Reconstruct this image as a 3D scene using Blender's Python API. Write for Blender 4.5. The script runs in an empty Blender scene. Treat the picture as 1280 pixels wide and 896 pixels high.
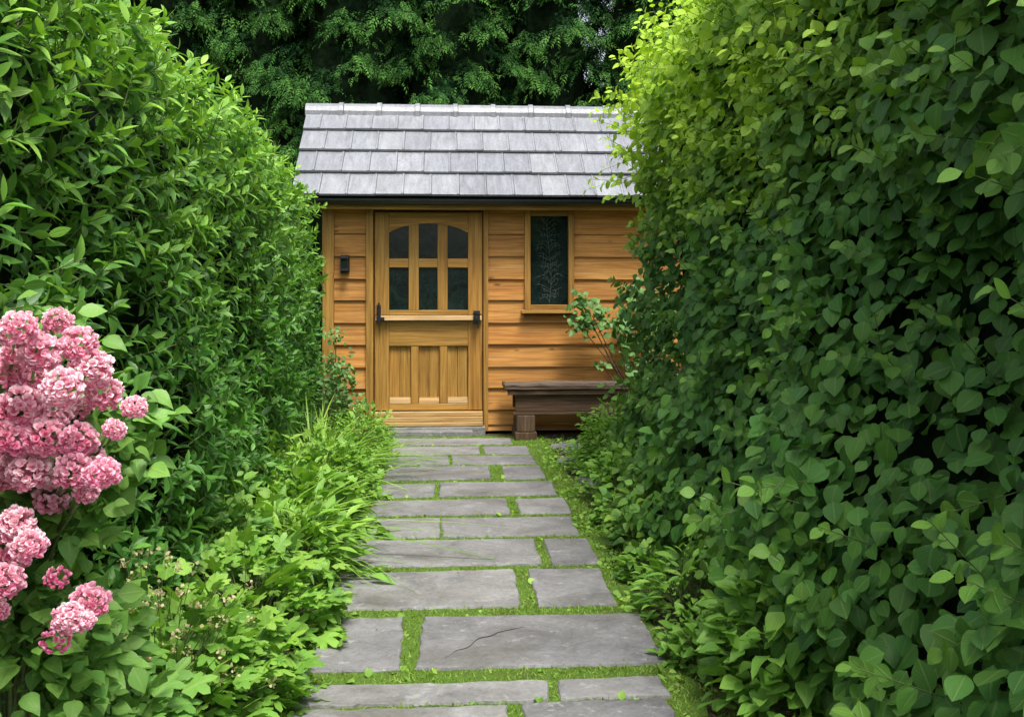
import bpy, math, random
import numpy as np
from mathutils import Vector, noise
random.seed(7); rng=np.random.default_rng(7)
S=bpy.context.scene; COL=S.collection
TH=math.radians(3.77); F=1244.0; EYE=1.3; HZ=362.0; CX=640.0
YW=9.2
sT,cT=math.sin(TH),math.cos(TH)
def ray(px,py):
    u=(px-CX)/F; v=(HZ-py)/F
    return sT+u*cT, cT-u*sT, v
def at(px,py,Y):
    a,b,c=ray(px,py); t=Y/b; return (a*t,Y,EYE+c*t)
def atT(px,py,t):
    a,b,c=ray(px,py); return (a*t,b*t,EYE+c*t)
def gr(px,py):
    a,b,c=ray(px,py); t=-EYE/c; return (a*t,b*t)
def WX(px,Y=YW): return at(px,300,Y)[0]
def WZ(py,Y=YW,px=560): return at(px,py,Y)[2]
# ---------------- materials
class NT:
    def __init__(s,name):
        s.m=bpy.data.materials.new(name); s.m.use_nodes=True; s.t=s.m.node_tree; s.t.nodes.clear()
        s.out=s.n('ShaderNodeOutputMaterial')
    def n(s,k,**kw):
        o=s.t.nodes.new(k)
        for a,b in kw.items(): setattr(o,a,b)
        return o
    def l(s,a,b): s.t.links.new(a,b)
    def math(s,op,a,b=None,clamp=False):
        o=s.n('ShaderNodeMath',operation=op); o.use_clamp=clamp
        for i,x in enumerate((a,b)):
            if x is None: continue
            if isinstance(x,(int,float)): o.inputs[i].default_value=x
            else: s.l(x,o.inputs[i])
        return o.outputs[0]
    def mix(s,fac,a,b,mode='MIX'):
        o=s.n('ShaderNodeMix',data_type='RGBA',blend_type=mode)
        for x,i in ((fac,0),(a,6),(b,7)):
            if isinstance(x,(int,float)): o.inputs[i].default_value=x
            elif isinstance(x,tuple): o.inputs[i].default_value=(*x,1) if len(x)==3 else x
            else: s.l(x,o.inputs[i])
        return o.outputs[2]
    def ramp(s,fac,stops):
        o=s.n('ShaderNodeValToRGB'); e=o.color_ramp.elements
        while len(e)<len(stops): e.new(.5)
        for x,(p,c) in zip(e,stops):
            x.position=p; x.color=(*c,1) if isinstance(c,tuple) else (c,c,c,1)
        s.l(fac,o.inputs[0]); return o.outputs[0]
    def attr(s,name): return s.n('ShaderNodeAttribute',attribute_name=name).outputs['Fac']
    def noise(s,vec,scale,detail=4,rough=.55,dist=0):
        o=s.n('ShaderNodeTexNoise'); o.inputs['Scale'].default_value=scale; o.inputs['Detail'].default_value=detail
        o.inputs['Roughness'].default_value=rough; o.inputs['Distortion'].default_value=dist
        if vec is not None: s.l(vec,o.inputs['Vector'])
        return o.outputs['Fac']
    def pbr(s,col,rough=.6,spec=.4,bump=None,bd=.01,bs=.5,metal=0,**k):
        p=s.n('ShaderNodeBsdfPrincipled'); p.inputs['Specular IOR Level'].default_value=spec; p.inputs['Metallic'].default_value=metal
        for x,i in ((col,'Base Color'),(rough,'Roughness')):
            if isinstance(x,(int,float)): p.inputs[i].default_value=x
            elif isinstance(x,tuple): p.inputs[i].default_value=(*x,1)
            else: s.l(x,p.inputs[i])
        if bump is not None:
            b=s.n('ShaderNodeBump'); b.inputs['Distance'].default_value=bd; b.inputs['Strength'].default_value=bs
            s.l(bump,b.inputs['Height']); s.l(b.outputs[0],p.inputs['Normal'])
        return p
    def obj(s,scale=(1,1,1),rnd=True):
        tc=s.n('ShaderNodeTexCoord').outputs['Object']
        if rnd:
            a=s.attr('rnd'); c=s.n('ShaderNodeCombineXYZ')
            s.l(s.math('MULTIPLY',a,17.3),c.inputs[0]); s.l(s.math('MULTIPLY',a,9.1),c.inputs[1]); s.l(s.math('MULTIPLY',a,31.7),c.inputs[2])
            v=s.n('ShaderNodeVectorMath',operation='ADD'); s.l(tc,v.inputs[0]); s.l(c.outputs[0],v.inputs[1]); tc=v.outputs[0]
        m=s.n('ShaderNodeMapping'); m.inputs['Scale'].default_value=scale; s.l(tc,m.inputs[0]); return m.outputs[0]
    def end(s,sh): s.l(sh.outputs[0],s.out.inputs[0]); return s.m
def wood(name,dark,mid,light,axis='x',rough=.6,knots=True,weather=.35,fc=.62,gs=15,rot=0):
    t=NT(name); ax={'x':0,'y':1,'z':2}[axis]
    def sc(al,ac): v=[ac]*3; v[ax]=al; return tuple(v)
    g=t.noise(t.obj(sc(1.0,gs)),1.0,5,.62,1.6)
    col=t.ramp(g,[(.30,dark),(.48,mid),(.72,light)])
    fine=t.noise(t.obj(sc(2.2,75)),1.0,3,.65)
    col=t.mix(fc,col,t.ramp(fine,[(.36,.45),(.58,1.0)]),'MULTIPLY')
    r=t.attr('rnd')
    tone=t.ramp(r,[(0,(.78,.74,.70)),(.5,(1,1,1)),(1,(1.0,.88,.78))])
    col=t.mix(.8,col,tone,'MULTIPLY')
    big=t.noise(t.obj((1.7,1.7,2.4),False),1.0,4,.6)
    col=t.mix(t.ramp(big,[(.42,0.0),(.72,weather)]),col,tuple(x*.40+.01 for x in mid))
    if knots:
        vo=t.n('ShaderNodeTexVoronoi'); vo.inputs['Scale'].default_value=1; t.l(t.obj(sc(3.0,8.0)),vo.inputs['Vector'])
        k=t.ramp(vo.outputs['Distance'],[(.06,1.0),(.13,0.0)])
        col=t.mix(t.math('MULTIPLY',k,.8),col,tuple(x*.30 for x in dark))
    return t.end(t.pbr(col,rough,.3,bump=fine,bd=.002+rot,bs=.5))
def leafmat(name,c0,c1,cnew,rough=.42,tr=.28,vein=.35,spec=.45):
    t=NT(name); r=t.attr('rnd'); nw=t.attr('newg_light')
    col=t.ramp(r,[(0,c0),(1,c1)])
    col=t.mix(nw,col,cnew)
    vv=None
    if vein>0:
        uv=t.n('ShaderNodeUVMap'); uv.uv_map='UVMap'; sp=t.n('ShaderNodeSeparateXYZ'); t.l(uv.outputs[0],sp.inputs[0])
        au=t.math('ABSOLUTE',t.math('SUBTRACT',sp.outputs[0],.5))
        mid=t.ramp(au,[(.02,1.0),(.07,0.0)])
        sv=t.math('SINE',t.math('MULTIPLY',t.math('SUBTRACT',sp.outputs[1],t.math('MULTIPLY',au,.8)),44.0))
        side=t.ramp(sv,[(.80,0.0),(.98,.45)])
        vv=t.math('MAXIMUM',mid,side)
        light=t.mix(.5,col,(.34,.46,.14))
        col=t.mix(t.math('MULTIPLY',vv,vein),col,light)
    p=t.pbr(col,rough,spec,bump=vv,bd=.0015,bs=.5)
    if tr<=0: return t.end(p)
    tl=t.n('ShaderNodeBsdfTranslucent'); t.l(t.mix(1.0,col,(1.3,1.35,.55),'MULTIPLY'),tl.inputs[0])
    mx=t.n('ShaderNodeMixShader'); mx.inputs[0].default_value=tr; t.l(p.outputs[0],mx.inputs[1]); t.l(tl.outputs[0],mx.inputs[2])
    return t.end(mx)
def plain(name,c,rough=.6,spec=.4,scale=30,var=.3,bd=.002,metal=0):
    t=NT(name); n=t.noise(t.obj((1,1,1)),scale,4)
    col=t.mix(t.ramp(n,[(.3,0.0),(.7,1.0)]),tuple(x*(1-var) for x in c),tuple(min(1,x*(1+var)) for x in c))
    return t.end(t.pbr(col,rough,spec,bump=n,bd=bd,metal=metal))
M={}
M['clad']=wood('cladding_wood',(.34,.13,.026),(.54,.25,.058),(.66,.36,.11),'x',.62,True,.35,.55,22)
M['doorv']=wood('door_wood_upright',(.27,.13,.024),(.41,.22,.046),(.50,.295,.075),'z',.55,False,.25)
M['doorh']=wood('door_wood_level',(.27,.13,.024),(.42,.23,.05),(.51,.305,.08),'x',.55,False,.25)
M['sill']=wood('pale_sill_wood',(.38,.23,.09),(.52,.34,.14),(.60,.42,.21),'x',.6,False,.3)
M['bench']=wood('old_bench_wood',(.045,.033,.024),(.13,.097,.07),(.28,.225,.17),'x',.85,True,.4,.9,24,.006)
M['benchv']=wood('old_bench_leg_wood',(.05,.030,.018),(.12,.074,.043),(.20,.135,.08),'z',.85,True,.5,.8,18,.004)
M['apron']=wood('old_bench_apron_wood',(.045,.027,.016),(.105,.064,.038),(.17,.115,.07),'x',.85,True,.5,.8,18,.004)
M['black']=plain('black_iron',(.012,.012,.013),.4,.5,60,.3)
M['lead']=plain('dull_lead',(.060,.080,.070),.6,.3,12,.8)
M['gutter']=plain('black_gutter',(.012,.013,.016),.35,.5,20,.3)
M['crack']=plain('crack_dirt',(.02,.02,.017),.95,.1)
M['bark']=plain('brown_bark',(.08,.06,.035),.85,.2,25,.5,.01)
M['twig']=plain('green_twig',(.10,.14,.045),.7,.3,40,.4)
M['core']=plain('deep_shade_core',(.007,.016,.006),.95,.05,14,.6,.03)  # near-black colour stands in for the shade between leaves
M['underlay']=plain('roof_underlay',(.02,.02,.022),.9,.1)
def glass():
    t=NT('dark_window_glass'); v=t.obj((1,1,1),False)
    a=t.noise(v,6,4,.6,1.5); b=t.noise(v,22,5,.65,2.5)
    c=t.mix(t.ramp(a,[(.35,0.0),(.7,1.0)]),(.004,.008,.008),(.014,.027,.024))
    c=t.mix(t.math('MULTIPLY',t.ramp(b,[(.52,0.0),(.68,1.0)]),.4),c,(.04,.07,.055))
    w=t.noise(v,3,2)
    return t.end(t.pbr(c,.04,.22,bump=w,bd=.004,bs=.3))
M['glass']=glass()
def slate(name,base,tint,rough,stain=.35,spec=.35,speck=.35,lo=.60,hi=1.32,st=(3.5,3.5,3.5),bs=.9):
    t=NT(name); v=t.obj((1,1,1)); a=t.noise(t.obj(st),1,7,.7,.6); b=t.noise(v,55,5,.7); c=t.noise(t.obj((1,1,1),False),2.2,5,.65)
    col=t.ramp(a,[(.28,tuple(x*lo for x in base)),(.5,base),(.72,tuple(x*hi for x in base))])
    col=t.mix(t.attr('rnd'),col,t.mix(1.0,col,tint,'MULTIPLY'))
    col=t.mix(.6,col,t.ramp(b,[(.33,.55),(.6,1.0)]),'MULTIPLY')
    sp=t.noise(v,16,3,.8); col=t.mix(t.ramp(sp,[(.60,0.0),(.68,speck)]),col,tuple(min(1,x*1.7) for x in base))
    col=t.mix(t.ramp(c,[(.48,0.0),(.72,stain)]),col,(.085,.08,.055))
    h=t.math('ADD',t.math('MULTIPLY',a,2.4),b)
    return t.end(t.pbr(col,rough,spec,bump=h,bd=.006,bs=bs))
M['slab']=slate('grey_riven_stone',(.255,.252,.252),(.74,.74,.77),.62,.65,.45,.45,.52,1.38)
M['tile']=slate('grey_roof_tile',(.275,.285,.31),(.76,.76,.79),.32,.24,.75,.10,.68,1.32,(16,3,3),.6)
def soil():
    t=NT('soil_and_moss'); v=t.obj((1,1,1),False); a=t.noise(v,2.3,6,.65); b=t.noise(v,45,6,.7); c=t.noise(v,130,3,.7)
    col=t.ramp(b,[(.3,(.045,.032,.02)),(.5,(.10,.075,.05)),(.72,(.21,.17,.125))])
    col=t.mix(t.ramp(a,[(.44,0.0),(.56,.9)]),col,t.ramp(c,[(.3,(.03,.07,.012)),(.7,(.12,.20,.04))]))
    return t.end(t.pbr(col,.95,.15,bump=b,bd=.03,bs=.9))
M['soil']=soil()
def mossbase():
    t=NT('moss_joint_bed'); v=t.obj((1,1,1),False); a=t.noise(v,7,5,.6); c=t.noise(v,140,4,.7)
    col=t.ramp(c,[(.3,(.045,.10,.013)),(.7,(.15,.25,.04))])
    col=t.mix(t.ramp(a,[(.52,0.0),(.68,.6)]),col,(.075,.058,.036))
    return t.end(t.pbr(col,.95,.1,bump=c,bd=.01,bs=.9))
M['mossbed']=mossbase()
M['moss']=leafmat('moss_blades',(.10,.20,.022),(.22,.36,.05),(.32,.44,.08),.7,.25,0)
M['lh']=leafmat('laurel_leaf',(.034,.130,.024),(.110,.315,.046),(.34,.60,.075),.38,.26,.3,.38)
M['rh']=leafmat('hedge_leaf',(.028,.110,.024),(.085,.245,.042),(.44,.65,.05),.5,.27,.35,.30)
M['low']=leafmat('perennial_leaf',(.085,.22,.030),(.20,.43,.060),(.36,.56,.09),.48,.28,.35,.35)
M['hyd']=leafmat('broad_shrub_leaf',(.06,.19,.032),(.15,.35,.058),(.30,.50,.10),.48,.25,.5,.35)
M['grassy']=leafmat('strap_leaf',(.10,.25,.03),(.23,.43,.06),(.36,.54,.10),.5,.3,.0,.3)
M['seed']=leafmat('seed_head_petal',(.34,.34,.15),(.58,.52,.30),(.62,.42,.30),.7,.25,0)
M['conif']=leafmat('conifer_spray',(.006,.030,.007),(.032,.105,.020),(.095,.23,.038),.8,0,0,.10)
M['ivy']=leafmat('ivy_leaf',(.035,.12,.033),(.11,.26,.055),(.25,.42,.11),.45,.2,.4,.35)
M['litter']=leafmat('fallen_leaf',(.12,.08,.04),(.30,.21,.12),(.35,.36,.14),.8,0,.1)
def petal():
    t=NT('pink_petal'); r=t.attr('rnd'); uv=t.n('ShaderNodeUVMap'); uv.uv_map='UVMap'; sp=t.n('ShaderNodeSeparateXYZ'); t.l(uv.outputs[0],sp.inputs[0])
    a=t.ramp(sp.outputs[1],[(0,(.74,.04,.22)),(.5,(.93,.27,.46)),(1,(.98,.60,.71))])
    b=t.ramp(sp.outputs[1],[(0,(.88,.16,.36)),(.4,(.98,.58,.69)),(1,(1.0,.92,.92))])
    col=t.mix(r,a,b); col=t.mix(t.attr('newg_light'),col,(.85,.12,.38))
    p=t.pbr(col,.6,.2); tl=t.n('ShaderNodeBsdfTranslucent'); t.l(col,tl.inputs[0])
    mx=t.n('ShaderNodeMixShader'); mx.inputs[0].default_value=.25; t.l(p.outputs[0],mx.inputs[1]); t.l(tl.outputs[0],mx.inputs[2])
    return t.end(mx)
M['petal']=petal()
# ---------------- object helpers
def org(o):
    v=Vector((0,0,0))
    while o is not None: v+=o.location; o=o.parent
    return v
def tag(o,label,cat,group=None):
    o['label']=label; o['category']=cat
    if group: o['group']=group
    return o
def thing(name,label,cat,loc,group=None):
    o=bpy.data.objects.new(name,None); COL.objects.link(o); o.location=loc; o.empty_display_size=.1
    return tag(o,label,cat,group)
def link(name,me,parent):
    o=bpy.data.objects.new(name,me); COL.objects.link(o)
    if parent is not None: o.parent=parent
    return o
class MB:
    def __init__(s): s.v=[]; s.f=[]; s.r=[]; s.m=[]; 
    def add(s,vs,fs,m=0,rnd=None):
        b=len(s.v); r=random.random() if rnd is None else rnd
        s.v+=[tuple(v) for v in vs]; s.r+=[r]*len(vs)
        for f in fs: s.f.append([i+b for i in f]); s.m.append(m)
    def hexa(s,p,m=0,rnd=None):
        s.add(p,[(0,3,2,1),(4,5,6,7),(0,1,5,4),(1,2,6,5),(2,3,7,6),(3,0,4,7)],m,rnd)
    def box(s,x0,x1,y0,y1,z0,z1,m=0,rnd=None):
        s.hexa([(x0,y0,z0),(x1,y0,z0),(x1,y1,z0),(x0,y1,z0),(x0,y0,z1),(x1,y0,z1),(x1,y1,z1),(x0,y1,z1)],m,rnd)
    def prism(s,poly,y0,y1,m=0,rnd=None):
        n=len(poly); vs=[(x,y0,z) for x,z in poly]+[(x,y1,z) for x,z in poly]
        s.add(vs,[tuple(range(n)),tuple(range(2*n-1,n-1,-1))]+[(i,i+n,(i+1)%n+n,(i+1)%n) for i in range(n)],m,rnd)
    def tube(s,pts,rad,n=7,m=0,rnd=None):
        vs=[];fs=[]
        for i,p in enumerate(pts):
            p=Vector(p); a=Vector(pts[max(i-1,0)]); b=Vector(pts[min(i+1,len(pts)-1)]); d=(b-a).normalized()
            x=d.cross(Vector((.31,.9,.2))).normalized(); y=d.cross(x)
            r=rad[i] if isinstance(rad,(list,tuple)) else rad
            for k in range(n):
                q=2*math.pi*k/n; vs.append(p+x*math.cos(q)*r+y*math.sin(q)*r)
        for i in range(len(pts)-1):
            for k in range(n): fs.append((i*n+k,i*n+(k+1)%n,(i+1)*n+(k+1)%n,(i+1)*n+k))
        fs.append(tuple(range(n-1,-1,-1))); L=(len(pts)-1)*n; fs.append(tuple(range(L,L+n)))
        s.add(vs,fs,m,rnd)
    def build(s,name,mats,parent=None,bevel=0,smooth=False):
        o0=org(parent); me=bpy.data.meshes.new(name)
        me.from_pydata([(a-o0.x,b-o0.y,c-o0.z) for a,b,c in s.v],[],s.f)
        for m in (mats if isinstance(mats,list) else [mats]): me.materials.append(m)
        me.polygons.foreach_set('material_index',s.m)
        a=me.attributes.new('rnd','FLOAT','POINT'); a.data.foreach_set('value',s.r)
        if smooth: me.polygons.foreach_set('use_smooth',[True]*len(s.f))
        me.update(); o=link(name,me,parent)
        if bevel:
            b=o.modifiers.new('bevel','BEVEL'); b.width=bevel; b.segments=2; b.limit_method='ANGLE'; b.angle_limit=.6
        return o
# ---------------- leaf templates
def ltmpl(prof,fold=.25,curl=.25,wave=0.0):
    n=len(prof); st=[(i+1)/(n+1) for i in range(n)]
    v=[(0,0,0)]; uv=[(.5,0)]
    for t,w in zip(st,prof):
        z=-curl*t*t; wv=wave*math.sin(t*13)
        v+=[(-w,t,z+fold*w+wv),(0,t,z),(w,t,z+fold*w-wv)]; uv+=[(0,t),(.5,t),(1,t)]
    v.append((0,1,-curl)); uv.append((.5,1))
    f=[(0,2,1),(0,3,2)]
    for i in range(n-1):
        a=1+3*i; b=a+3; f+=[(a,a+1,b+1),(a,b+1,b),(a+1,a+2,b+2),(a+1,b+2,b+1)]
    a=1+3*(n-1); T=len(v)-1; f+=[(a,a+1,T),(a+1,a+2,T)]
    return np.array(v,float),np.array(f,int),np.array(uv,float)
T_LAN=ltmpl([.11,.165,.15,.09],.35,.22)
T_LAU=ltmpl([.13,.19,.18,.11],.35,.22)
T_OV=ltmpl([.26,.39,.42,.36,.22],.20,.20,.018)
T_BROAD=ltmpl([.22,.34,.35,.26,.14],.28,.25,.02)
T_GR=ltmpl([.010,.013,.013,.010,.006],.6,1.1)
T_PET=ltmpl([.20,.40,.42],.25,-.25,.05)
T_BL=(np.array([(-.12,0,0),(.12,0,0),(0,1,-.2)],float),np.array([(0,1,2)]),np.array([(0,0),(1,0),(.5,1)],float))
def palmT():
    lobes=[(-118,.42),(-60,.56),(0,.64),(60,.56),(118,.42)]
    seq=[]
    for i,(a,r) in enumerate(lobes):
        for da,rr in ((-17,.80),(0,1.0),(17,.80)): seq.append((a+da,r*rr,1))
        if i<4: seq.append(((a+lobes[i+1][0])/2,.30,0))
    v=[(0,.38,0),(0,0,.0)]; uv=[(.5,.4),(.5,0)]
    for a,r,l in seq:
        q=math.radians(a); x=math.sin(q)*r; y=.38+math.cos(q)*r
        v.append((x,y,-.35*r*r+(.0 if l else .04))); uv.append((.5+x*.9,y))
    n=len(seq); f=[(0,1,2)]+[(0,2+i,3+i) for i in range(n-1)]+[(0,n+1,1)]
    f=[(a,c,b) for a,b,c in f]
    return np.array(v,float),np.array(f,int),np.array(uv,float)
T_PALM=palmT()
def prismT():
    v=[];f=[]
    for y in (0,1):
        for k in range(3):
            a=2*math.pi*k/3; v.append((math.cos(a)*(1-.4*y),y,math.sin(a)*(1-.4*y)))
    for k in range(3):
        j=(k+1)%3; f+=[(k,j,j+3),(k,j+3,k+3)]
    return np.array(v),np.array(f),np.array([(.2,p[1]) for p in v])
T_ST=prismT()
def sprayT():
    v=[];f=[];uv=[]
    for i in range(11):
        t=.08+.92*(i//2)/5.0; side=(-1 if i%2 else 1)*(0 if i==10 else 1)
        L=.38*(1.15-t*.8)*(.75 if i%4 in(1,2) else 1.1); a=side*math.radians(40+12*(i%3))
        b=(0,t*.75,-.25*t*t); e=(math.sin(a)*L,t*.75+math.cos(a)*L,-.25*t*t-.10-.12*(t)+.06*(i%3)); w=.05
        k=len(v); px,py=math.cos(a)*w,-math.sin(a)*w
        m=((b[0]+e[0])/2,(b[1]+e[1])/2,(b[2]+e[2])/2+.05)
        v+=[b,(m[0]-px,m[1]-py,m[2]),(m[0]+px,m[1]+py,m[2]),e]; f+=[(k,k+2,k+1),(k+1,k+2,k+3)]; uv+=[(.2,0),(.2,.5),(.2,.5),(.2,1)]
    return np.array(v,float),np.array(f,int),np.array(uv,float)
T_SP=sprayT()
def nrmz(a): return a/np.maximum(np.linalg.norm(a,axis=1,keepdims=True),1e-9)
def cloud(name,T,pos,d,n,size,mat,parent=None,rnd=None,new=None,curl=True,me_only=False,smooth=True):
    V,Fc,UV=T; N=len(pos); K=len(V)
    y=nrmz(d); x=nrmz(np.cross(y,n)); z=np.cross(x,y)
    size=np.asarray(size,float)
    if size.ndim==0: size=np.full(N,float(size))
    if size.ndim==1: size=np.stack([size]*3,1)
    zs=rng.uniform(.2,1.8,N) if curl else np.ones(N)
    P=pos[:,None,:]+x[:,None,:]*(V[None,:,0:1]*size[:,None,0:1])+y[:,None,:]*(V[None,:,1:2]*size[:,None,1:2])+z[:,None,:]*(V[None,:,2:3]*(size[:,2]*zs)[:,None,None])
    o0=org(parent); P=P.reshape(-1,3)-np.array([o0.x,o0.y,o0.z])
    Fa=(Fc[None]+np.arange(N)[:,None,None]*K).reshape(-1,3); nf=len(Fa)
    me=bpy.data.meshes.new(name); me.vertices.add(N*K); me.vertices.foreach_set('co',P.astype(np.float32).ravel())
    me.loops.add(nf*3); me.loops.foreach_set('vertex_index',Fa.astype(np.int32).ravel())
    me.polygons.add(nf); me.polygons.foreach_set('loop_start',np.arange(0,nf*3,3,dtype=np.int32))
    me.polygons.foreach_set('use_smooth',np.full(nf,smooth))
    me.update(calc_edges=True)
    u=me.uv_layers.new(name='UVMap'); u.data.foreach_set('uv',np.tile(UV,(N,1))[Fa.ravel()].astype(np.float32).ravel())
    if rnd is None: rnd=rng.uniform(0,1,N)
    if new is None: new=np.zeros(N)
    a=me.attributes.new('rnd','FLOAT','POINT'); a.data.foreach_set('value',np.repeat(rnd,K).astype(np.float32))
    a=me.attributes.new('newg_light','FLOAT','POINT'); a.data.foreach_set('value',np.repeat(new,K).astype(np.float32))
    me.materials.append(mat)
    if me_only: return me
    return link(name,me,parent)
UP=np.array([0,0,1.0])
def shoots(P,D,nl,length,ls,droop=.0,spread=.85):
    N=len(P); D=nrmz(D); A=nrmz(np.cross(D,UP+rng.normal(0,.2,(N,3)))); B=np.cross(D,A)
    L=np.broadcast_to(length,(N,)); LS=np.broadcast_to(ls,(N,))
    out=[[],[],[],[],[]]
    for j in range(nl):
        s=(j+.5)/nl; az=j*2.4+rng.uniform(0,.6,N)
        rad=A*np.cos(az)[:,None]+B*np.sin(az)[:,None]
        d=D*(.25+.75*s)+rad*spread*(1.15-.5*s)+rng.normal(0,.15,(N,3)); d[:,2]-=droop
        out[0].append(P+D*(L*s)[:,None]); out[1].append(d)
        out[2].append(D*.9-rad*.35+UP*.45+rng.normal(0,.15,(N,3)))
        out[3].append(LS*(1.05-.35*s)*rng.uniform(.75,1.2,N)); out[4].append(np.full(N,s))
    return [np.concatenate(o) for o in out]
def nz(x,y,s): return noise.noise(Vector((x,y,s)))
def hedge_surface(N,y0,y1,smax,x0,h,r,sgn,prof,seed,amp=(.11,.05)):
    P=np.zeros((N,3)); Nn=np.zeros((N,3)); Sv=np.zeros(N)
    for i in range(N):
        Y=random.uniform(y0,y1); s=random.uniform(.02,smax); hh=h(Y)
        if s<hh-r: p=[0,Y,s]; n=[1,0,.15]
        else:
            a=min((s-(hh-r))/r,math.pi/2); p=[-r+r*math.cos(a),Y,hh-r+r*math.sin(a)]; n=[math.cos(a),0,math.sin(a)]
            ex=s-(hh-r)-r*math.pi/2
            if ex>0: p[0]-=ex
        p[0]+=prof(p[2],Y) if s<hh+r else prof(hh,Y)
        e=y1-Y
        if e<.35: 
            q=1-e/.35; p[0]-=.35*(1-math.sqrt(max(0,1-q*q))); n[1]=.9*q
        b=nz(Y*1.1,s*1.2,seed)*amp[0]*1.6+nz(Y*3.2,s*3.2,seed+5)*amp[1]*1.6
        p=[p[k]+n[k]*b for k in range(3)]
        P[i]=(x0+sgn*p[0],p[1],p[2]); Nn[i]=(sgn*n[0],n[1],n[2]); Sv[i]=s
    return P,nrmz(Nn),Sv
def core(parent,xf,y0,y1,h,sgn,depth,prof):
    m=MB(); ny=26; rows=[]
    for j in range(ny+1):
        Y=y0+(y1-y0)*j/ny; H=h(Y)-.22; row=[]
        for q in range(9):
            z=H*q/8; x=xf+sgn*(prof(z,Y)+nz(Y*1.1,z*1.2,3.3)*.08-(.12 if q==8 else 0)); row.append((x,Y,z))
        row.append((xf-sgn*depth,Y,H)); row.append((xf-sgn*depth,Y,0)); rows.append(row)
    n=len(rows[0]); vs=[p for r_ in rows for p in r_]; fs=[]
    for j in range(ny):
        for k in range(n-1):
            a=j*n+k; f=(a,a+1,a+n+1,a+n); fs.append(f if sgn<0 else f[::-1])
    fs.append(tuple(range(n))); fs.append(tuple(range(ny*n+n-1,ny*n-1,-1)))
    m.add(vs,fs); return m.build('shade_core',M['core'],parent)  # solid dark core added so gaps between leaves read as deep shade
# ================= GROUND, PATH
g=MB(); R=400; g.add([(-R,-R,-.03),(R,-R,-.03),(R,R,-.03),(-R,R,-.03)],[(0,1,2,3)])
go=g.build('ground',M['soil']); go['kind']='structure'
rows=[(878,930,[(362,640),(655,850)]),(849,876,[(372,688),(700,836)]),(768,834,[(397,502),(526,818)]),(711,758,[(416,648),(668,762)]),
 (673,706,[(442,673),(686,744)]),(645,669,[(455,549),(553,722)]),(623,642,[(464,636),(648,712)]),(602,619,[(472,543),(548,694)]),
 (582,598,[(481,614),(628,680)]),(569,580,[(484,560),(565,668)]),(557,567,[(487,600),(604,662)]),(547,555,[(490,640)])]
SL=[]
for yt,yb,xs in rows:
    Yn=gr(600,yb)[1]; Yf=gr(600,yt)[1]; ym=(yt+yb)/2
    for a,b in xs:
        SL.append((gr(a,ym)[0],gr(b,ym)[0],Yn+.012,Yf-.004))
for yy in (1.9,1.25,.6,-.05,-.7): 
    SL.append((-.48,.2,yy-.02,yy+.57)); SL.append((.24,.73,yy-.02,yy+.57))
pm=MB()
for si,(x0,x1,y0,y1) in enumerate(SL):
    pts=[]
    def seg(a,b,k):
        for i in range(k): pts.append((a[0]+(b[0]-a[0])*i/k,a[1]+(b[1]-a[1])*i/k))
    j=lambda:random.uniform(-.009,.009)
    c=[(x0+j(),y0+j()),(x1+j(),y0+j()),(x1+j(),y1+j()),(x0+j(),y1+j())]
    for q in range(4):
        a,b=c[q],c[(q+1)%4]; seg(a,b,max(3,int(math.dist(a,b)/.03)))
    cx,cy=(x0+x1)/2,(y0+y1)/2
    pts=[(x+nz(x*14,y*14,1)*.011+nz(x*45,y*45,3)*.006,y+nz(x*14,y*14,7)*.011+nz(x*45,y*45,9)*.006) for x,y in pts]; n=len(pts); dz=random.uniform(-.004,.002); tl=random.uniform(-.005,.005)
    def inn(p,w): 
        dx,dy=cx-p[0],cy-p[1]; L=math.hypot(dx,dy); return (p[0]+dx/L*w,p[1]+dy/L*w)
    vs=[]
    for w,z in ((0,-.045),(0,-.010),(.005,-.002),(.014,0)):
        for p in pts: 
            a,b=inn(p,w); vs.append((a,b,z+dz+tl*(p[0]-cx)))
    fs=[(k*n+i,k*n+(i+1)%n,(k+1)*n+(i+1)%n,(k+1)*n+i) for k in range(3) for i in range(n)]+[tuple(range(3*n,4*n))]
    pm.add(vs,fs)
    if si==5:
        A=gr(556,822); B=gr(655,783); cv=[]
        for i in range(25):
            u=i/24; X=A[0]+(B[0]-A[0])*u+nz(u*5,2,2)*.03; Y=A[1]+(B[1]-A[1])*u+nz(u*6,7,2)*.03+.05*math.sin(u*3.1); cv.append((X,Y))
        vs=[]
        for i,(X,Y) in enumerate(cv):
            wd_=.0035*(1-abs(2*i/24-1)**3)+.0008; z=dz+tl*(X-cx)+.0008
            vs+=[(X,Y-wd_,z),(X,Y+wd_,z)]
        pm.add(vs,[(2*i,2*i+2,2*i+3,2*i+1) for i in range(24)],1)
po=pm.build('path',[M['slab'],M['crack']]); po['kind']='structure'
mb=MB()
ys=np.linspace(-1,8.95,80)
vs=[(-.54+nz(y*2,0,1)*.06,y,-.012) for y in ys]+[(.80+nz(y*2,5,1)*.07+(.06 if y>5 else 0),y,-.012) for y in ys]; n=len(ys)
mb.add(vs,[(i,i+n,i+n+1,i+1) for i in range(n-1)]); 
bo=mb.build('path_bed',M['mossbed']); bo['kind']='structure'
def inslab(x,y,mg=-.004):
    for (a,b,c,d) in SL:
        if a-mg<x<b+mg and c-mg<y<d+mg: return True
    return False
mp=[]; 
while len(mp)<30000:
    y=random.uniform(1.9,8.85); x=random.uniform(-.55,.90)
    if inslab(x,y,-.006): continue
    dens=.45+.9*nz(x*5,y*5,2)+ (.25 if .0<x else 0)
    if (x>.76 or x<-.5) and (nz(x*6,y*3,8)<-.05): continue
    if random.random()<max(.28,dens): mp.append((x,y,-.013))
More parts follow.
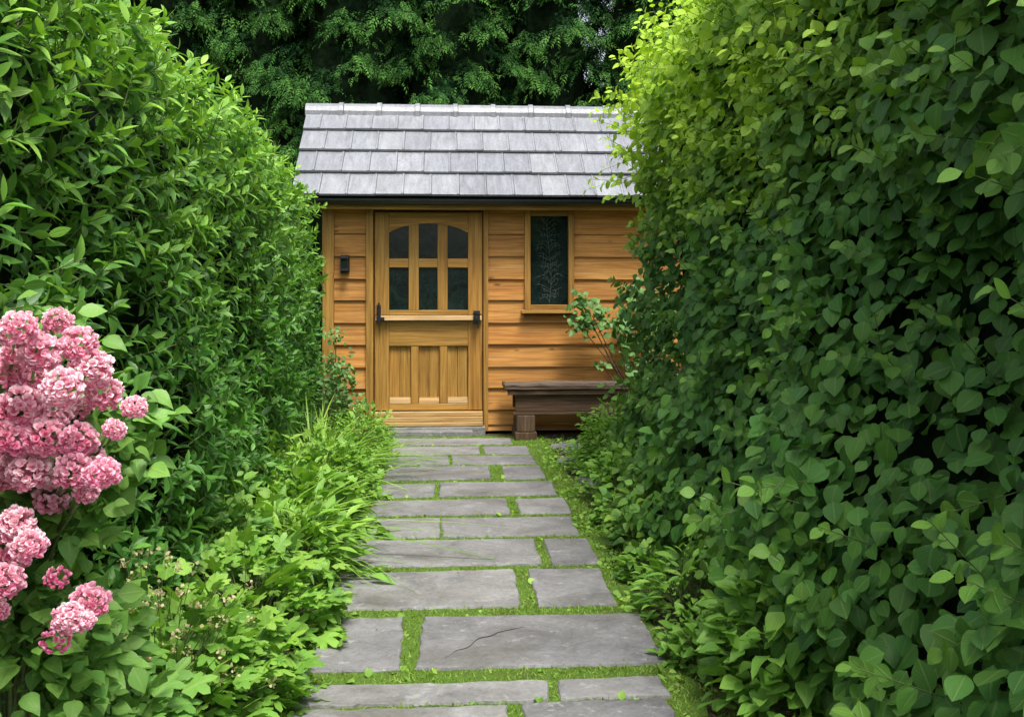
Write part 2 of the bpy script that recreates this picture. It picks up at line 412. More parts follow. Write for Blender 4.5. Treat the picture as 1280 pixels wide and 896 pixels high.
mp=np.array(mp); N=len(mp); d=rng.normal(0,.6,(N,3)); d[:,2]=rng.uniform(.5,1.2,N)
bl=rng.uniform(.008,.022,N)
so=cloud('moss',T_BL,mp,d,rng.normal(0,1,(N,3)),np.stack([bl*rng.uniform(.9,1.8,N),bl,bl],1),M['moss'],None,new=rng.uniform(0,.9,N)**2,smooth=False)
so['kind']='stuff'; tag(so,'short green moss and grass growing in the joints of the stone path','moss')
wp=[]
while len(wp)<2300:
    y=random.uniform(2.3,8.8); x=random.choice([random.uniform(.72,1.05),random.uniform(.72,1.0),random.uniform(-.55,-.44),random.uniform(-.5,.85)])
    if inslab(x,y,-.004) or nz(x*4,y*4,20)<-.08: continue
    wp.append((x,y,-.012))
wp=np.array(wp); N=len(wp); d=rng.normal(0,.8,(N,3)); d[:,2]=rng.uniform(.2,.9,N)
wo=cloud('weeds',T_OV,wp,d,rng.normal(0,.3,(N,3))+UP,rng.uniform(.012,.038,N),M['low'],None,new=rng.uniform(0,.8,N)); wo['kind']='stuff'; tag(wo,'tiny low weeds sprouting between the slabs and along the path edges','weeds')
lp=[]
while len(lp)<1400:
    y=random.uniform(2.6,9.0); x=random.gauss(.95,.16) if random.random()<.8 else random.uniform(-.6,.9)
    if x<.7 and random.random()<.90: continue
    lp.append((x,y,-.022 if x>.78 else .004))
lp=np.array(lp); N=len(lp); d=rng.normal(0,1,(N,3)); d[:,2]*=.2
nn=rng.normal(0,.35,(N,3)); nn[:,2]=1
lo=cloud('leaf_litter',T_BROAD,lp,d,nn,np.where(lp[:,0]>.78,rng.uniform(.01,.03,N),rng.uniform(.004,.014,N)),M['litter'],None,new=(rng.uniform(0,1,N)>.85)*.8); lo['kind']='stuff'; tag(lo,'scattered brown fallen leaves and crumbs on the soil beside the path','leaf litter')
pb=MB()
for i in range(320):
    x=random.gauss(.98,.12); y=random.uniform(5,9.05); r=random.uniform(.006,.018)
    if x<.78: continue
    V=[]; 
    for a,b,c in ((1,0,0),(-1,0,0),(0,1,0),(0,-1,0),(0,0,1),(0,0,-1)): V.append((x+a*r*random.uniform(.7,1.3),y+b*r*random.uniform(.7,1.3),-.024+c*r*.6))
    pb.add(V,[(0,2,4),(2,1,4),(1,3,4),(3,0,4),(2,0,5),(1,2,5),(3,1,5),(0,3,5)])
p_=pb.build('gravel',M['slab'],None,0,True); p_['kind']='stuff'; tag(p_,'small grey stones on the bare soil between path and bench','gravel')
for lb,x,y,w_,d_ in (('flat grey stone half sunk in moss nearest the bench, right of the path',1.02,8.25,.15,.13),('flat grey stone in the moss a stride before the bench',.98,7.55,.13,.16),('broken flat stone beside the small leafy shrub at right',1.0,6.75,.11,.15)):
    k=MB(); n=14; pts=[(x+math.cos(2*math.pi*i/n)*w_*(1+.35*nz(i*1.1,x*9,y)),y+math.sin(2*math.pi*i/n)*d_*(1+.35*nz(i*.9,y,x*7))) for i in range(n)]
    vs=[(a,b,-.04) for a,b in pts]+[(a,b,-.004) for a,b in pts]+[(x+(a-x)*.9,y+(b-y)*.9,.006+.006*nz(a*9,b*9,1)) for a,b in pts]
    k.add(vs,[(r_*n+i,r_*n+(i+1)%n,(r_+1)*n+(i+1)%n,(r_+1)*n+i) for r_ in range(2) for i in range(n)]+[tuple(range(2*n,3*n))])
    tag(k.build('flat_stone',M['slab']),lb,'stone')
# ================= SHED
XL=WX(410); XR=2.35; YB=10.75
shed=thing('garden_shed','small golden timber shed with grey tiled roof at the end of the path','shed',(.4,YW,0))
ex0,ex1=WX(458),WX(610)
zt=2.165
DT=WZ(263)
wx0,wx1=WX(655),WX(717); wz0,wz1=WZ(391,px=690),WZ(263,px=690)
w=MB()
rws=[545,530,511,484,458,430,403,375,349,321,293,266,243]
zr=[WZ(y,px=640) for y in rws]; zr[0]=.0
def board(xa,xb,z0,z1,Yf=YW,rn=None):
    if xb-xa<.01: return
    k=max(1,int((xb-xa)/.08)); rn=random.random() if rn is None else rn
    vs=[];fs=[]; ph=random.uniform(0,50)
    for i in range(k+1):
        x=xa+(xb-xa)*i/k; e=nz(x*1.5,ph,0)*.004+nz(x*9,ph,4)*.002
        vs+=[(x,Yf-.036,z0+e),(x,Yf-.012,z1+.018),(x,Yf+.002,z1+.018),(x,Yf+.002,z0+e)]
    for i in range(k):
        a=4*i; b=a+4
        for q in range(4): fs.append((a+q,b+q,b+(q+1)%4,a+(q+1)%4)[::-1])
    fs+= [(0,1,2,3)[::-1],(4*k,4*k+1,4*k+2,4*k+3)]
    w.add(vs,fs,0,rn)
for i in range(len(zr)-1):
    a,b=zr[i],zr[i+1]
    board(XL+.06,ex0,a,b)
    if b<=wz0 or a>=wz1: board(ex1,XR,a,b)
    else:
        board(ex1,wx0,a,b); board(wx1,XR,a,b)
        if a<wz0-.02: board(wx0,wx1,a,min(b,wz0-.02)-.018)
w.box(XL,ex0,YW+.004,YW+.08,.0,zt); w.box(ex0,ex1,YW+.05,YW+.08,.0,zt); w.box(ex1,XR,YW+.06,YW+.08,0,zt)
w.box(XL,XL+.05,YW+.081,YB,0,zt); w.box(XR-.05,XR,YW+.081,YB,0,zt); w.box(XL+.051,XR-.051,YB-.05,YB,0,zt)
YR=9.97; ZR=3.075; YE=8.93; ZE=2.12
for X in (XL+.01,XR-.05):
    vs=[(X,YW+.02,zt+.002),(X,YB-.02,zt+.002),(X,YR,ZR-.12),(X+.04,YW+.02,zt+.002),(X+.04,YB-.02,zt+.002),(X+.04,YR,ZR-.12)]
    w.add(vs,[(0,1,2),(5,4,3),(0,3,4,1),(1,4,5,2),(2,5,3,0)])
for s_,X in ((-1,XL),(1,XR)):
    for i in range(11):
        z0=i*.197; z1=z0+.197
        a=X+s_*.035; b=X+s_*.012
        w.hexa([(X,YW+.06,z0),(X,YB,z0),(a,YB,z0),(a,YW+.06,z0),(X,YW+.06,z1),(X,YB,z1),(b,YB,z1),(b,YW+.06,z1)] if s_<0 else [(a,YW+.06,z0),(a,YB,z0),(X,YB,z0),(X,YW+.06,z0),(b,YW+.06,z1),(b,YB,z1),(X,YB,z1),(X,YW+.06,z1)])
w.build('wall',M['clad'],shed)
for a,b in ((XL-.045,XL+.058),(XR-.058,XR+.045)):
    cp=MB(); cp.box(a,b,YW-.055,YW+.055,0,zt-.01); cp.build('corner_post',M['doorv'],shed,.004)
df=MB()
df.box(ex0,WX(467),YW-.06,YW+.05,.0,DT+.05); df.box(WX(604),ex1,YW-.06,YW+.05,.0,DT+.05)
df.box(WX(467)+.001,WX(604)-.001,YW-.055,YW+.05,DT-.002,DT+.05,1)
df.build('door_frame',[M['doorv'],M['doorh']],shed,.004)
sl=MB()
sl.box(WX(469),WX(603),YW-.155,YW-.02,WZ(530),WZ(525)-.002); sl.box(WX(469),WX(603),YW-.125,YW-.02,WZ(525),WZ(519)-.002); sl.box(WX(469),WX(603),YW-.085,YW-.02,WZ(519),WZ(513)-.002)
sl.build('threshold',M['sill'],shed,.005)
dx=lambda p:WX(p)
yF=YW-.035; yK=YW+.01
def zz(p): return WZ(p)
dl=MB()
def V(a,b,t,bt,f=yF,m=0): dl.box(dx(a),dx(b),f,yK,zz(bt),zz(t),m)
V(469,486.5,266,393.5); V(585,602.5,266,393.5)
cxm=(dx(486.5)+dx(585))/2; hw=(dx(585)-dx(486.5))/2
poly=[]
for i in range(13):
    x=dx(486.5)+.001+(2*hw-.002)*i/12; q=(x-cxm)/hw; poly.append((x,zz(280)-.085*q*q*(.6+.4*abs(q))))
poly+= [(dx(585)-.001,zz(266)),(dx(486.5)+.001,zz(266))]
dl.prism(poly,yF,yK,1)
V(486.7,584.8,387.5,393.5,yF,1)
V(511,523.5,281,387.3,yF+.003); V(547,559.5,281,387.3,yF+.003)
for a,b in ((486.7,510.8),(523.7,546.8),(559.7,584.8)): V(a,b,323.5,334.5,yF+.005,1)
V(469,486.5,400.5,512); V(585,602.5,400.5,512)
V(486.7,584.8,401,432,yF,1); V(486.7,584.8,504,512,yF+.002,1)
V(514,523.5,432.3,503.7,yF+.003); V(549.5,559,432.3,503.7,yF+.003)
for a,b in ((486.7,513.8),(523.7,549.3),(559.2,584.8)):
    for k in range(2):
        xa=dx(a)+(dx(b)-dx(a))*k/2; xb=dx(a)+(dx(b)-dx(a))*(k+1)/2-.003
        dl.box(xa,xb,yF+.028,yK,zz(503.7),zz(432.3))
door=dl.build('door',[M['doorv'],M['doorh']],shed,.003); door['label']='golden wooden stable door with six small panes above three panels'
for a,b in ((487,513.5),(524,549),(559.5,584.5)):
    q=MB(); q.hexa([(dx(a),yF+.003,zz(503.5)),(dx(b),yF+.003,zz(503.5)),(dx(b),yF+.03,zz(503.5)),(dx(a),yF+.03,zz(503.5)),(dx(a),yF+.022,zz(496)),(dx(b),yF+.022,zz(496)),(dx(b),yF+.03,zz(496)),(dx(a),yF+.03,zz(496))])
    q.build('panel_foot',M['sill'],door,.002)
q=MB()
q.hexa([(dx(470),yF-.05,zz(400)),(dx(602),yF-.05,zz(400)),(dx(602),yF-.002,zz(400)),(dx(470),yF-.002,zz(400)),(dx(470),yF-.035,zz(395)),(dx(602),yF-.035,zz(395)),(dx(602),yF-.002,zz(393.8)),(dx(470),yF-.002,zz(393.8))])
q.build('weather_moulding',M['sill'],door,.003)
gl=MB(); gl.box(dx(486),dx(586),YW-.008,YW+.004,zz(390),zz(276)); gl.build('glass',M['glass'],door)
ir=MB()
xh=dx(474.5)
ir.box(xh-.022,xh+.018,yF-.062,yF-.051,zz(403),zz(381)); ir.tube([(xh,yF-.07,zz(405)),(xh,yF-.07,zz(378))],.010,8); ir.box(xh-.02,xh+.05,yF-.07,yF-.055,zz(400),zz(396))
ir.build('hinge',M['black'],door,.002)
ir=MB(); xh=dx(595.5)
ir.box(xh-.03,xh+.03,yF-.062,yF-.051,zz(405),zz(388)); ir.tube([(xh-.035,yF-.075,zz(392)),(xh-.005,yF-.095,zz(391)),(xh+.035,yF-.075,zz(393))],.008,8)
ir.tube([(xh,yF-.06,zz(398)),(xh,yF-.10,zz(398))],[.016,.02],10); ir.tube([(xh+.012,yF-.08,zz(399)),(xh+.012,yF-.085,zz(410))],.006,6)
ir.build('latch',M['black'],door,.002)
wn=MB()
a,b=wx0+.001,wx1-.001; f=.055
wn.box(a,a+f,YW-.06,YW+.055,wz0+.03,wz1); wn.box(b-f,b,YW-.06,YW+.055,wz0+.03,wz1)
wn.box(a+f+.001,b-f-.001,YW-.055,YW+.055,wz1-.055,wz1,1); wn.box(a+f+.001,b-f-.001,YW-.055,YW+.055,wz0+.03,wz0+.075,1)
win=wn.build('window',[M['doorv'],M['doorh']],shed,.004)
k=MB(); k.box(wx0-.03,wx1+.03,YW-.10,YW-.0,wz0-.005,wz0+.028); k.build('sill',M['doorh'],win,.005)
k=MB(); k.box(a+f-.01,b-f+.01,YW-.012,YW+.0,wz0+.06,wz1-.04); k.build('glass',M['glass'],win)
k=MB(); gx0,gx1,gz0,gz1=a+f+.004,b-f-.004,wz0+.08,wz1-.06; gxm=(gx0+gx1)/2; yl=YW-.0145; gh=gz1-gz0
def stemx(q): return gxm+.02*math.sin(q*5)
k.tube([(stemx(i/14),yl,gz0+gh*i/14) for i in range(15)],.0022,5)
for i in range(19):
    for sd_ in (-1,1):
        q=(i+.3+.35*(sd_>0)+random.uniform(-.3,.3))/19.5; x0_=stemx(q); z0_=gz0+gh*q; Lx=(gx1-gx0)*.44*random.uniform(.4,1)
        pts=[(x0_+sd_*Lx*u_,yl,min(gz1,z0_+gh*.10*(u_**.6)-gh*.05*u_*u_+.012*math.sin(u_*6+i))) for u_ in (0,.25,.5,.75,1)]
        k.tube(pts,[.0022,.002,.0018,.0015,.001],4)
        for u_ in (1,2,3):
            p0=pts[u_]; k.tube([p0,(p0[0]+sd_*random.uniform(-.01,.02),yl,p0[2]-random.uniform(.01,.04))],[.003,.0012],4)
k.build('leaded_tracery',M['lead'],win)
# roof
rf=MB(); rx0=at(364,243,YE)[0]; rx1=XR+.3
def slope(sg):
    YEs=YE if sg>0 else 2*YR-YE
    e=Vector((0,YEs,ZE)); r_=Vector((0,YR,ZR)); d=(r_-e); L=d.length; d.normalize(); nn=Vector((0,-d.z*sg,abs(d.y)))
    rn=4; ex=(L-.03)/rn; tw=.248
    P=lambda x,s,n_: Vector((x,0,0))+e+d*s+nn*n_
    vs=[P(rx0+.02,0.02,-.03),P(rx1-.02,0.02,-.03),P(rx1-.02,L,-.03),P(rx0+.02,L,-.03),P(rx0+.02,0.02,-.005),P(rx1-.02,0.02,-.005),P(rx1-.02,L,-.005),P(rx0+.02,L,-.005)]
    if sg<0: vs=[vs[i] for i in (1,0,3,2,5,4,7,6)]
    rf.hexa(vs,1)
    for i in range(rn):
        x=rx0-tw*(0,.3,.06,.36)[i]
        while x<rx1:
            a=max(x,rx0)+.001+random.uniform(0,.001); b=min(x+tw,rx1)-.001
            x+=tw
            if b-a<.03: continue
            j=random.uniform(-.004,.004); n0=.050+random.uniform(-.003,.003); n1=.012
            s0=i*ex-.01+j; s1=(i+1)*ex+.05; s1=min(s1,L); th=.024
            for (xa,xb,dn) in ((a,b,0),(b-.018,b-.001,.006)):
                vs=[P(xa,s0+(.003 if dn else 0),n0-th+dn),P(xb,s0+(.003 if dn else 0),n0-th+dn),P(xb,s1,n1-th*.5+dn),P(xa,s1,n1-th*.5+dn),P(xa,s0+(.003 if dn else 0),n0+dn),P(xb,s0+(.003 if dn else 0),n0+dn),P(xb,s1,n1+dn),P(xa,s1,n1+dn)]
                if dn: rr=rl
                else: rr=rl=random.random()
                if sg<0: vs=[vs[i_] for i_ in (1,0,3,2,5,4,7,6)]
                rf.hexa(vs,0,rr)
slope(1); slope(-1)
roof=rf.build('roof',[M['tile'],M['underlay']],shed,.002); roof['label']='roof of overlapping grey tiles'
rc=MB(); x=rx0-.01
while x<rx1:
    Lc=.375; n=9; rr=.105
    vs=[];fs=[]
    prof=[(x,0),(x+Lc-.05,0),(x+Lc-.05,.012),(x+Lc-.005,.012)]
    for X,ad in prof:
        for kk in range(n):
            a=math.radians(-18+216*kk/(n-1)); vs.append((X,YR-math.cos(a)*(rr+ad),ZR-.035+math.sin(a)*(rr+ad)*1.0))
    for i in range(3):
        for kk in range(n-1): fs.append((i*n+kk,(i+1)*n+kk,(i+1)*n+kk+1,i*n+kk+1))
    fs.append(tuple(range(n-1,-1,-1))); fs.append(tuple(range(3*n,4*n)))
    rc.add(vs,fs); x+=Lc
rc.build('ridge_cap',M['tile'],roof,0,False)
gt=MB(); n=10; vs=[];fs=[]
for X in (rx0+.03,rx1-.03):
    for kk in range(n):
        a=math.pi*kk/(n-1); vs.append((X,YE-.01-math.cos(a)*.05,ZE-.015-math.sin(a)*.05))
fs=[(k_,k_+1,k_+1+n,k_+n) for k_ in range(n-1)]+[tuple(range(n)),tuple(range(2*n-1,n-1,-1))]+[(0,n,2*n-1,n-1)]
gt.add(vs,fs); gt.build('gutter',M['gutter'],shed)
fa=MB(); fa.box(XL-.05,XR+.05,YE+.045,YE+.07,ZE-.10,ZE-.0); fa.box(XL-.05,XR+.05,YE+.071,YW-.06,ZE-.02,ZE+.0)
fa.box(rx0+.03,XL-.051,YE+.045,YE+.07,ZE-.09,ZE)
fa.build('fascia_board',M['doorh'],shed,.003)
st=MB(); st.box(WX(486),WX(590),8.90,9.03,-.03,.035); st.box(WX(486),WX(606),9.032,9.17,-.03,.055)
s_=st.build('doorstep',M['slab'],None,.008); tag(s_,'low grey stone doorstep in front of the stable door','step')
lx,_,lz=at(431,330,YW-.06); ln=thing('wall_lantern','small black wall lantern left of the door','lantern',(lx,YW-.04,lz))
k=MB(); k.box(lx-.042,lx+.042,YW-.058,YW-.04,lz-.08,lz+.08); k.build('backplate',M['black'],ln,.003)
k=MB(); k.box(lx-.036,lx+.036,YW-.14,YW-.059,lz+.045,lz+.065); k.box(lx-.026,lx+.026,YW-.13,YW-.059,lz+.066,lz+.08); k.box(lx-.034,lx+.034,YW-.138,YW-.059,lz-.066,lz-.049)
for sx in (-1,1):
    for yy in (YW-.135,YW-.07): k.box(lx+sx*.029-.004,lx+sx*.029+.004,yy-.004,yy+.004,lz-.049,lz+.045)
k.build('cage',M['black'],ln,.002)
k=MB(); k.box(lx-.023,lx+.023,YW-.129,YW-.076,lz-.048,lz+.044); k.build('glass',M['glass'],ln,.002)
# ================= BENCH
bx0,bx1=.50,1.62; by0,by1=8.60,9.09; bz=.47
be=thing('bench','low dark weathered wooden bench against the shed under the window','bench',(1.05,8.9,0))
k=MB(); ny=4
for i in range(ny):
    ya=by0+(by1-by0)*i/ny; yb=by0+(by1-by0)*(i+1)/ny-.012
    za=random.uniform(-.006,.004)
    xa,xb=bx0+random.uniform(0,.03),bx1+random.uniform(-.03,.01); nn_=14; vs=[];fs=[]
    for q in range(nn_+1):
        X=xa+(xb-xa)*q/nn_; e=nz(X*6,i*3.1,0)*.008; e2=nz(X*8,i*5.1,4)*.010
        vs+=[(X,ya+e2,bz-.036+za),(X,yb+e,bz-.036+za),(X,yb+e,bz+za+e),(X,ya+e2,bz+za+e2)]
    for q in range(nn_):
        o_=4*q
        for r_ in range(4): fs.append((o_+r_,o_+4+r_,o_+4+(r_+1)%4,o_+(r_+1)%4)[::-1])
    fs+=[(0,1,2,3),(4*nn_+3,4*nn_+2,4*nn_+1,4*nn_)]
    k.add(vs,fs)
k.build('seat',M['bench'],be,.004)
k=MB(); k.box(bx0+.03,bx1-.03,by0+.016,by0+.045,bz-.085,bz-.044); k.box(bx0+.03,bx1-.03,by1-.045,by1-.012,bz-.085,bz-.044)
k.box(bx0+.10,bx1-.10,by0+.05,by0+.085,bz-.235,bz-.044); k.box(bx0+.10,bx1-.10,by1-.08,by1-.05,bz-.235,bz-.044)
k.box(bx0+.08,bx1-.08,by0+.04,by0+.10,bz-.262,bz-.237)
k.build('apron',M['apron'],be,.005)
for lx0 in (bx0+.09,bx1-.29):
    for yy in (by0+.03,by1-.15):
        k=MB(); k.box(lx0+.02,lx0+.18,yy,yy+.12,.062,bz-.264); k.box(lx0+.006,lx0+.195,yy-.012,yy+.13,-.03,.06)
        k.build('leg',M['benchv'],be,.008)
# ================= HEDGES
hl=lambda Y:2.34-.035*(Y-3)
pl=lambda z,Y:-.06*max(0,1-z/.6)-.115*max(0,min(1,(Y-5.5)/3.0))
lhd=thing('hedge','tall clipped laurel hedge with glossy pointed leaves left of the path','hedge',(-1.5,4.8,0))
Ns=3500
P,Nn,Sv=hedge_surface(Ns,1.1,8.5,3.0,-1.05,hl,.28,1,pl,1.7,(.07,.04))
dep=rng.uniform(-.15,.03,Ns)+(rng.uniform(0,1,Ns)>.92)*.05; P=P+Nn*dep[:,None]
D=Nn*.75+UP*rng.uniform(.0,.8,Ns)[:,None]+rng.normal(0,.35,(Ns,3))
p,d,n,sz,sv=shoots(P,D,8,rng.uniform(.07,.14,Ns),.080,.12)
topf=np.clip((p[:,2]-1.0)/1.2,0,1)
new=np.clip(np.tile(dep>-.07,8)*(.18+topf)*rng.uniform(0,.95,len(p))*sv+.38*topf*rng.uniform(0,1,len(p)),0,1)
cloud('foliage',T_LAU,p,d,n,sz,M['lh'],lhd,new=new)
cloud('twigs',T_ST,P-D*.05,D,Nn+.3,np.stack([np.full(Ns,.0025),np.full(Ns,.17),np.full(Ns,.0025)],1),M['twig'],lhd,curl=False)
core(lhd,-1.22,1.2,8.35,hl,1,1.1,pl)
hr=lambda Y:3.15
def pr(z,Y):
    v=float(np.interp(z,[0,.3,.6,1.0,1.4,2.0,2.5,3.2],[.40,.40,.26,.06,-.02,.02,.08,-.12])); q=max(0,min(1,(Y-4.5)/2.3))
    if z<1.2: v-=q*.22*(1 if z<.9 else (1.2-z)/.3)
    return v-q*.07
rhd=thing('hedge','tall dark hedge of pointed oval leaves right of the path with yellow green top','hedge',(2.1,4.4,0))
Nr=20500
P,Nn,Sv=hedge_surface(Nr,1.1,7.35,3.9,1.42,hr,.35,-1,pr,9.2,(.14,.08))
P=P+Nn*rng.uniform(-.17,.05,Nr)[:,None]
d=np.stack([rng.normal(-.48,.30,Nr),rng.normal(-.28,.48,Nr),rng.normal(-.55,.32,Nr)],1)
n=Nn*.7+UP*.9+np.array([0,-.4,0])+rng.normal(0,.28,(Nr,3))
near=np.clip((4.2-P[:,1])/2.5,0,1)
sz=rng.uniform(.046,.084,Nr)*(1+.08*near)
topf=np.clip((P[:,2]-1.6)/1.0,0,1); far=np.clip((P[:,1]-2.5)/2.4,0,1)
new=np.clip(topf*(.08+.92*far)*rng.uniform(.2,1.3,Nr)+.10*rng.uniform(0,1,Nr),0,1)  # new growth plus bright light at the far top, both put into leaf colour
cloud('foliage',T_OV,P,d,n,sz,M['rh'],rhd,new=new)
Nt=1100; P,Nn,Sv=hedge_surface(Nt,1.3,7.38,3.9,1.42,hr,.35,-1,pr,9.2,(.14,.08))
keep=((P[:,2]>1.7)&((P[:,1]>3.2)|(rng.uniform(0,1,Nt)>.45)))|(rng.uniform(0,1,Nt)>.62); P=P[keep]; Nn=Nn[keep]; Nt=len(P)
D=Nn*.8+UP*rng.uniform(-.25,.7,Nt)[:,None]+rng.normal(0,.32,(Nt,3)); D[:,1]-=.25; LL=rng.uniform(.12,.32,Nt)*np.where((P[:,2]>1.9)&(P[:,1]>6),1.5,1)
p,d,n,sz,sv=shoots(P,D,9,LL,.066,.25,.9)
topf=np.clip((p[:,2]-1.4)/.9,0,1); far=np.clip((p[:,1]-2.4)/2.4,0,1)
cloud('shoot_leaves',T_OV,p,d,n,sz,M['rh'],rhd,new=np.clip(topf*(.12+.88*far)*rng.uniform(.5,1.2,len(p))+.18*sv,0,1))  # shoots too: young leaf colour with the top light painted in
cloud('twigs',T_ST,P-D*.05,D,Nn+.3,np.stack([np.full(Nt,.0022),LL+.04,np.full(Nt,.0022)],1),M['twig'],rhd,curl=False)
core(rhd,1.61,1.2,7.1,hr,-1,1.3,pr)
# ================= LOW PLANTS
def plant(name,label,cat,x,y,r,h,N,T,size,mat,group=None,droop=.3,newmax=.4,up=.35,z0=-.03,rs=.0022):
    o=thing(name,label,cat,(x,y,z0),group)
    az=rng.uniform(0,2*math.pi,N); ph=np.arccos(rng.uniform(.0,1,N)); rr=rng.uniform(.45,1,N)**.5
    rad=np.stack([np.cos(az)*np.sin(ph),np.sin(az)*np.sin(ph),np.cos(ph)],1)
    lump=np.array([1+.5*nz(a*1.6,b*3.4,x*7+y) for a,b in zip(az,ph)])
    p=rad*np.array([r,r,h])*(rr*lump)[:,None]+np.array([x,y,z0+.02])
    d=rad*np.array([1,1,.35])+UP*(up-droop*rng.uniform(0,1.6,N))[:,None]+rng.normal(0,.3,(N,3))
    n=rad*.5+UP*.9+rng.normal(0,.28,(N,3))
    cloud('foliage',T,p,d,n,size*rng.uniform(.5,1.15,N),mat,o,new=np.clip(rr*rng.uniform(0,newmax,N)*(p[:,2]/(h+.01)*.6+.5),0,1))
    m=min(N,140); base=np.array([x,y,z0])+rng.normal(0,r*.12,(m,3))*np.array([1,1,0]); dd=p[:m]-base; L=np.linalg.norm(dd,axis=1)
    cloud('stems',T_ST,base,dd,np.array([[.3,.2,.1]])+dd*0,np.stack([np.full(m,rs),L,np.full(m,rs)],1),M['twig'],o,curl=False)
    return o
def grass(label,x,y,N,L,group=None,spread=1.5,mat='grassy'):
    o=thing('grass_clump',label,'grass clump',(x,y,-.03),group)
    az=rng.uniform(0,2*math.pi,N); base=np.stack([x+np.cos(az)*rng.uniform(0,.12,N),y+np.sin(az)*rng.uniform(0,.12,N),np.full(N,-.03)],1)
    tl=rng.uniform(.1,spread,N); d=np.stack([np.cos(az)*tl,np.sin(az)*tl,np.ones(N)],1)
    n=np.stack([np.cos(az)*-1,np.sin(az)*-1,tl],1)+rng.normal(0,.3,(N,3))
    ll=L*rng.uniform(.5,1.15,N)
    cloud('foliage',T_GR,base,d,n,np.stack([ll*.9,ll,ll],1),M[mat],o,new=rng.uniform(0,.8,N)); return o
LB=[('low bright green leafy plant beside the doorstep, farthest on the left edge',-.66,8.3,.24,.30,520,T_OV,.045,'low'),
 ('rounded pale green clump leaning over the far left edge of the path',-.68,7.5,.32,.40,1000,T_LAN,.06,'low'),
 ('broad fresh green clump on the left of the path halfway to the shed',-.74,6.3,.34,.40,800,T_PALM,.07,'low'),
 ('spreading perennial with broad leaves touching the middle slabs on the left',-.74,5.35,.34,.36,700,T_BROAD,.08,'low'),
 ('perennial with long pointed leaves in front of the halfway clump',-.72,4.6,.32,.34,600,T_LAN,.11,'low'),
 ('low leafy clump reaching over the slab with the wide mossy joint, left side',-.74,3.85,.33,.32,480,T_PALM,.09,'low'),
 ('low clump of lobed leaves at the lower left corner of the path',-.72,3.2,.30,.28,420,T_PALM,.085,'low'),
 ('taller green plant against the left hedge behind the seed heads',-1.0,4.3,.28,.44,700,T_BROAD,.07,'hyd'),
 ('green filler plant against the left hedge beside the strap leaves',-1.0,5.7,.3,.46,640,T_LAN,.085,'low')]
for lb,x,y,r,h,N,T,s,mt in LB: plant('leafy_plant',lb,'plant',x,y,r,h,N,T,s,M[mt],newmax=.7)
grass('arching clump of strap leaves at the foot of the far left hedge',-.90,6.95,360,.62)
grass('bright strap leaved clump between hedge and middle of path',-.94,5.0,260,.58)
grass('strap leaved clump nearest the shed on the left',-.94,8.0,200,.48)
sx,sy=-.84,2.95
o=plant('seed_head_plant','bushy plant topped with cream and buff seed heads beside the pink flowers','plant',sx,sy,.30,.42,600,T_PALM,.075,M['low'])
cs=[]
for i in range(75):
    a=random.uniform(0,6.28); r=random.uniform(0,.34); c=Vector((sx+math.cos(a)*r,sy+math.sin(a)*r-.05,.42+random.uniform(-.22,.14)-r*.3)); cs.append(c)
P=[];Dd=[]
for c in cs:
    for k_ in range(12):
        v=Vector((random.gauss(0,1),random.gauss(0,1),random.gauss(.3,1))).normalized(); P.append(c+Vector((random.gauss(0,.008),random.gauss(0,.008),random.uniform(-.012,.012)))); Dd.append(v)
P=np.array(P);Dd=np.array(Dd); cloud('seed_heads',T_PET,P,Dd,rng.normal(0,1,P.shape),rng.uniform(.007,.015,len(P)),M['seed'],o,new=(rng.uniform(0,1,len(P))>.8)*.7)
nc=len(cs); b_=np.array([[sx,sy,0.0]]*nc)+rng.normal(0,.05,(nc,3))*np.array([1,1,0]); dd=np.array([list(c) for c in cs])-b_; L=np.linalg.norm(dd,axis=1)
cloud('flower_stalks',T_ST,b_,dd,dd*0+np.array([[.3,.2,.1]]),np.stack([L*0+.002,L,L*0+.002],1),M['twig'],o,curl=False)
# pink shrub
fx,fy=-.95,2.25
fs_=thing('flowering_shrub','shrub loaded with frilly pink flower heads in front of the left hedge','shrub',(fx,fy,-.03))
def head_mesh(seed,rad,nf,deep):
    P=[];Dd=[];Nn_=[];rr=[];nw=[];sz=[]
    for i in range(nf):
        zc=1-1.85*(i+.5)/nf; a=i*2.39996+seed; s=math.sqrt(max(0,1-zc*zc)); c=Vector((s*math.cos(a),s*math.sin(a),zc)); c=(c+Vector([random.gauss(0,.08) for _ in range(3)])).normalized()
        t1=c.orthogonal().normalized(); t2=c.cross(t1); q=random.random(); out=random.uniform(.62,.80); hi=.05+.55*max(0,min(1,zc+.4))  # upper petals paler, underside deeper pink: head shading put into petal colour
        for ring,(al,cnt) in enumerate(((15,3),(42,5),(72,6))):
            for j in range(cnt):
                b=2*math.pi*j/cnt+ring*.7+random.uniform(-.3,.3); al2=math.radians(al+random.uniform(-12,12)); tt=t1*math.cos(b)+t2*math.sin(b)
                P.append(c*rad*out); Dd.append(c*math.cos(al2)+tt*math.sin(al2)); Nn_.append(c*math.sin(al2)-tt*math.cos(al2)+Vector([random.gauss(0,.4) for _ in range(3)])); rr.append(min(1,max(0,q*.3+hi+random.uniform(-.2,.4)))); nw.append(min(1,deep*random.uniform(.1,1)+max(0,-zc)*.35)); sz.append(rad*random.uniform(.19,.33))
    return cloud('flower_head',T_PET,np.array(P),np.array(Dd),np.array(Nn_),np.array(sz),M['petal'],None,rnd=np.array(rr),new=np.array(nw),me_only=True)
HM=[head_mesh(i*1.3,.05,52,(.0,.15,.0,.35)[i]) for i in range(4)]; HD=head_mesh(9,.04,24,1.0)
